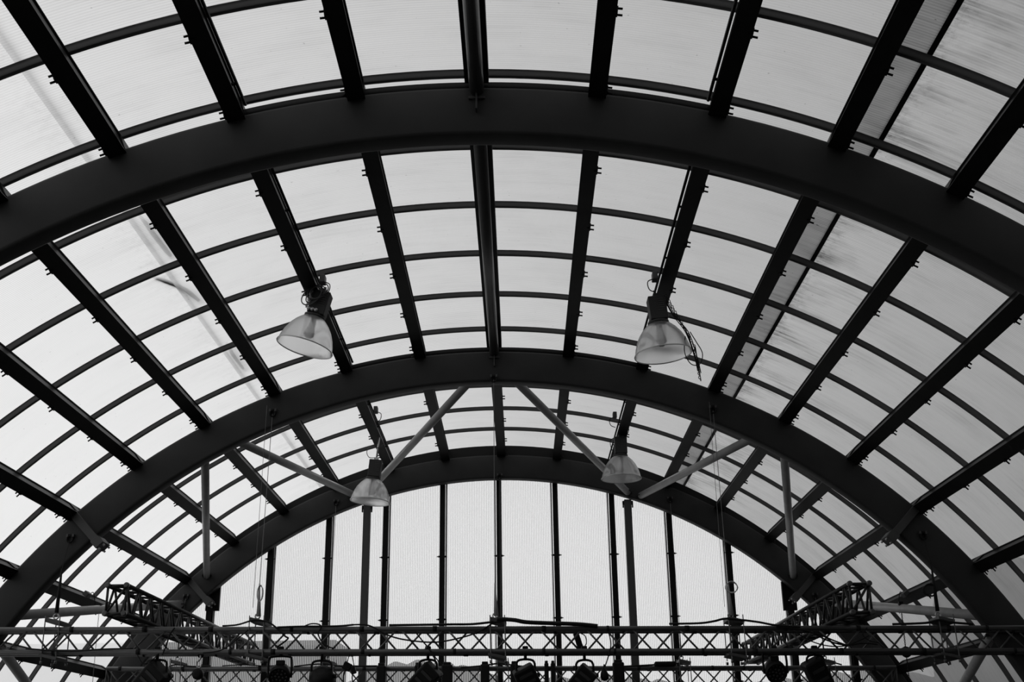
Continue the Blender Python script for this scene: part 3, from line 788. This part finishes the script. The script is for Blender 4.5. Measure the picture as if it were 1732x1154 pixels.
# ------------------------------------------------------------------ pendant lamps
def lamp(pos, k, rim, tilt, lab, kind):
    x, y, z = rim
    root = thing('pendant_lamp', lab, 'lamp', (x, y, z))
    P = lambda *q: Vector((x, y, z)) + Vector(q)
    outer = [(.268, 0), (.262, .012), (.252, .06), (.232, .125), (.20, .19), (.16, .245), (.12, .285), (.095, .305)]
    sh = part(MB().lathe(outer, P(0, 0, 0), (0, 0, 1), 48), 'shade', M_SHADE, root)
    o = MB().lathe([(.2695, -.004), (.272, .002), (.2695, .008), (.264, .002), (.2695, -.004)], P(0, 0, 0), (0, 0, 1), 48).build('rim_ring', M_STEEL)
    o.location = -root.location; o.parent = sh
    part(MB().lathe([(.10, .30), (.10, .325), (.06, .33)], P(0, 0, 0), (0, 0, 1), 24, True, True), 'collar', M_BALLAST, root)
    part(MB().lathe([(.02, .30), (.026, .25), (.03, .20), (.046, .14), (.045, .11), (.025, .085), (.002, .08)], P(0, 0, 0), (0, 0, 1), 16, True, True), 'bulb', M_BULB, root)
    bal = part(MB().box(P(.01, 0, .45), (.165, .15, .235), None, .008), 'ballast_box', M_BALLAST, root)
    mb = MB()
    for q in range(6): mb.box(P(.04, -.076, .42 + q * .022), (.06, .006, .006))
    o = mb.build('vent_slots', M_POST); o.location = -root.location; o.parent = bal
    topz = .57
    hang = ZC + R_P * math.cos(th(k)) - z
    part(MB().box(P(.01, 0, .585), (.05, .10, .03)).tube([P(.01, 0, .59), P(.01, 0, max(hang, .63))], .012, 8), 'hanger', M_STEEL if kind == 'chain' else M_BALLAST, root)
    if kind == 'coil':
        mb = MB()
        for q, (cx, cz, a, b) in enumerate(((-.045, .50, .055, .095), (-.03, .52, .07, .075), (-.06, .47, .075, .10), (.0, .53, .07, .085))):
            mb.tube([P(cx + a * math.cos(t) + .03 * math.sin(t), -.10 - .012 * q, cz + b * math.sin(t)) for t in arc(0, 2 * PI, 24)[:-1]], .006, 6, closed=True)
        part(mb, 'cable_coil', M_WIRE, root)
        mb = MB()
        mb.box(P(-.082, -.085, .47), (.016, .014, .22))
        for q in range(7): mb.lathe([(.012, 0), (.012, .012)], P(-.085 + .01 * (q % 2), -.085, .38 + q * .03), (0, -1, 0), 8, True, True)
        part(mb, 'terminal_strip', M_STEEL, root)
        for q in (-.055, -.02, .015): part(MB().lathe([(.018, 0), (.018, .03), (.006, .034)], P(q, -.074, .355), (0, -1, 0), 10, True, True), 'cable_gland', M_STEEL, root)
    if kind == 'chains':
        mb = MB()
        for dx, ex, ez in ((.09, .245, -.01), (.07, .235, .02), (.08, .26, .0)):
            mb.tube(smooth([P(dx, -.06, .55), P(dx + .06, -.1, .34), P(ex - .02, -.13, .15), P(ex + .02, -.14, ez - .1), P(ex + .03, -.14, ez - .26)]), .0045, 6)
        mb.tube(smooth([P(.20, -.16, .10), P(.17, -.16, -.05), P(.21, -.16, -.17), P(.29, -.16, -.18), P(.33, -.16, -.08), P(.29, -.16, .04), P(.25, -.16, .14)]), .0045, 6)
        part(mb, 'loose_leads', M_CABLE, root)
        mb = MB()
        for i in range(36):
            c = P(.10, -.08, .55).lerp(P(.27, -.15, .0), i / 18) if i < 18 else P(.27 + .006 * (i % 2), -.15, -(i - 18) * .019)
            a = (i % 2) * PI / 2
            mb.tube([c + Vector((.009 * math.cos(q) * math.cos(a), .009 * math.cos(q) * math.sin(a), .015 * math.sin(q))) for q in arc(0, 2 * PI, 8)[:-1]], .004, 5, closed=True)
        part(mb, 'loose_chain', M_CABLE, root)
    if kind in ('chain', 'plain'):
        mb = MB()
        s = -1 if kind == 'chain' else 1
        mb.tube(smooth([P(.0, -.02, .60), P(s * .09, -.02, .60), P(s * .13, -.02, .68), P(s * .08, -.02, .76), P(.01, -.02, .74), P(.08, 0, .80)]), .005, 6)
        if kind == 'plain': mb.tube(smooth([P(-.08, -.02, .56), P(-.13, -.02, .52), P(-.12, -.02, .42), P(-.10, -.02, .38)]), .005, 6)
        part(mb, 'flex_loop', M_WIRE if kind == 'chain' else M_CABLE, root)
    # lean of the fitting about its hanging point
    piv = Vector((.01, 0, .60))
    Rm = Matrix.Rotation(tilt, 4, 'Y')
    root.matrix_world = Matrix.Translation(Vector((x, y, z))) @ Rm
    return root
lamp(0, -2, (-1.678, 10.2, 5.322), .26, 'bell-shaped pendant lamp, near pair, left one with a coil of cable on its box', 'coil')
lamp(0, 2, (1.663, 10.2, 5.20), -.09, 'bell-shaped pendant lamp, near pair, right one with loose chains beside it', 'chains')
lamp(0, -2, (-1.681, 15.3, 4.978), .10, 'small far pendant lamp on the left, hanging from a hook beside the tubes', 'chain')
lamp(0, 2, (1.683, 15.3, 5.243), 0.0, 'small far pendant lamp on the right, close under its purlin', 'plain')
for x, y, z, sg, lab in ((-1.50, 10.0, 5.92, 1, 'near left'), (1.60, 10.0, 5.90, -1, 'near right'), (-1.50, 14.2, 5.92, 1, 'far left'), (1.57, 14.6, 5.92, -1, 'far right')):
    root = thing('lamp_socket', f'small socket box on the purlin above the {lab} pendant lamp', 'socket box', (x, y, z))
    part(MB().box((x, y, z), (.05, .10, .08), None, .006), 'case', M_POST, root)
    part(MB().tube(smooth([(x, y - .03, z - .03), (x + sg * .07, y - .03, z - .06), (x + sg * .06, y - .03, z - .14), (x, y - .03, z - .17)]), .005, 6), 'lead', M_CABLE, root)
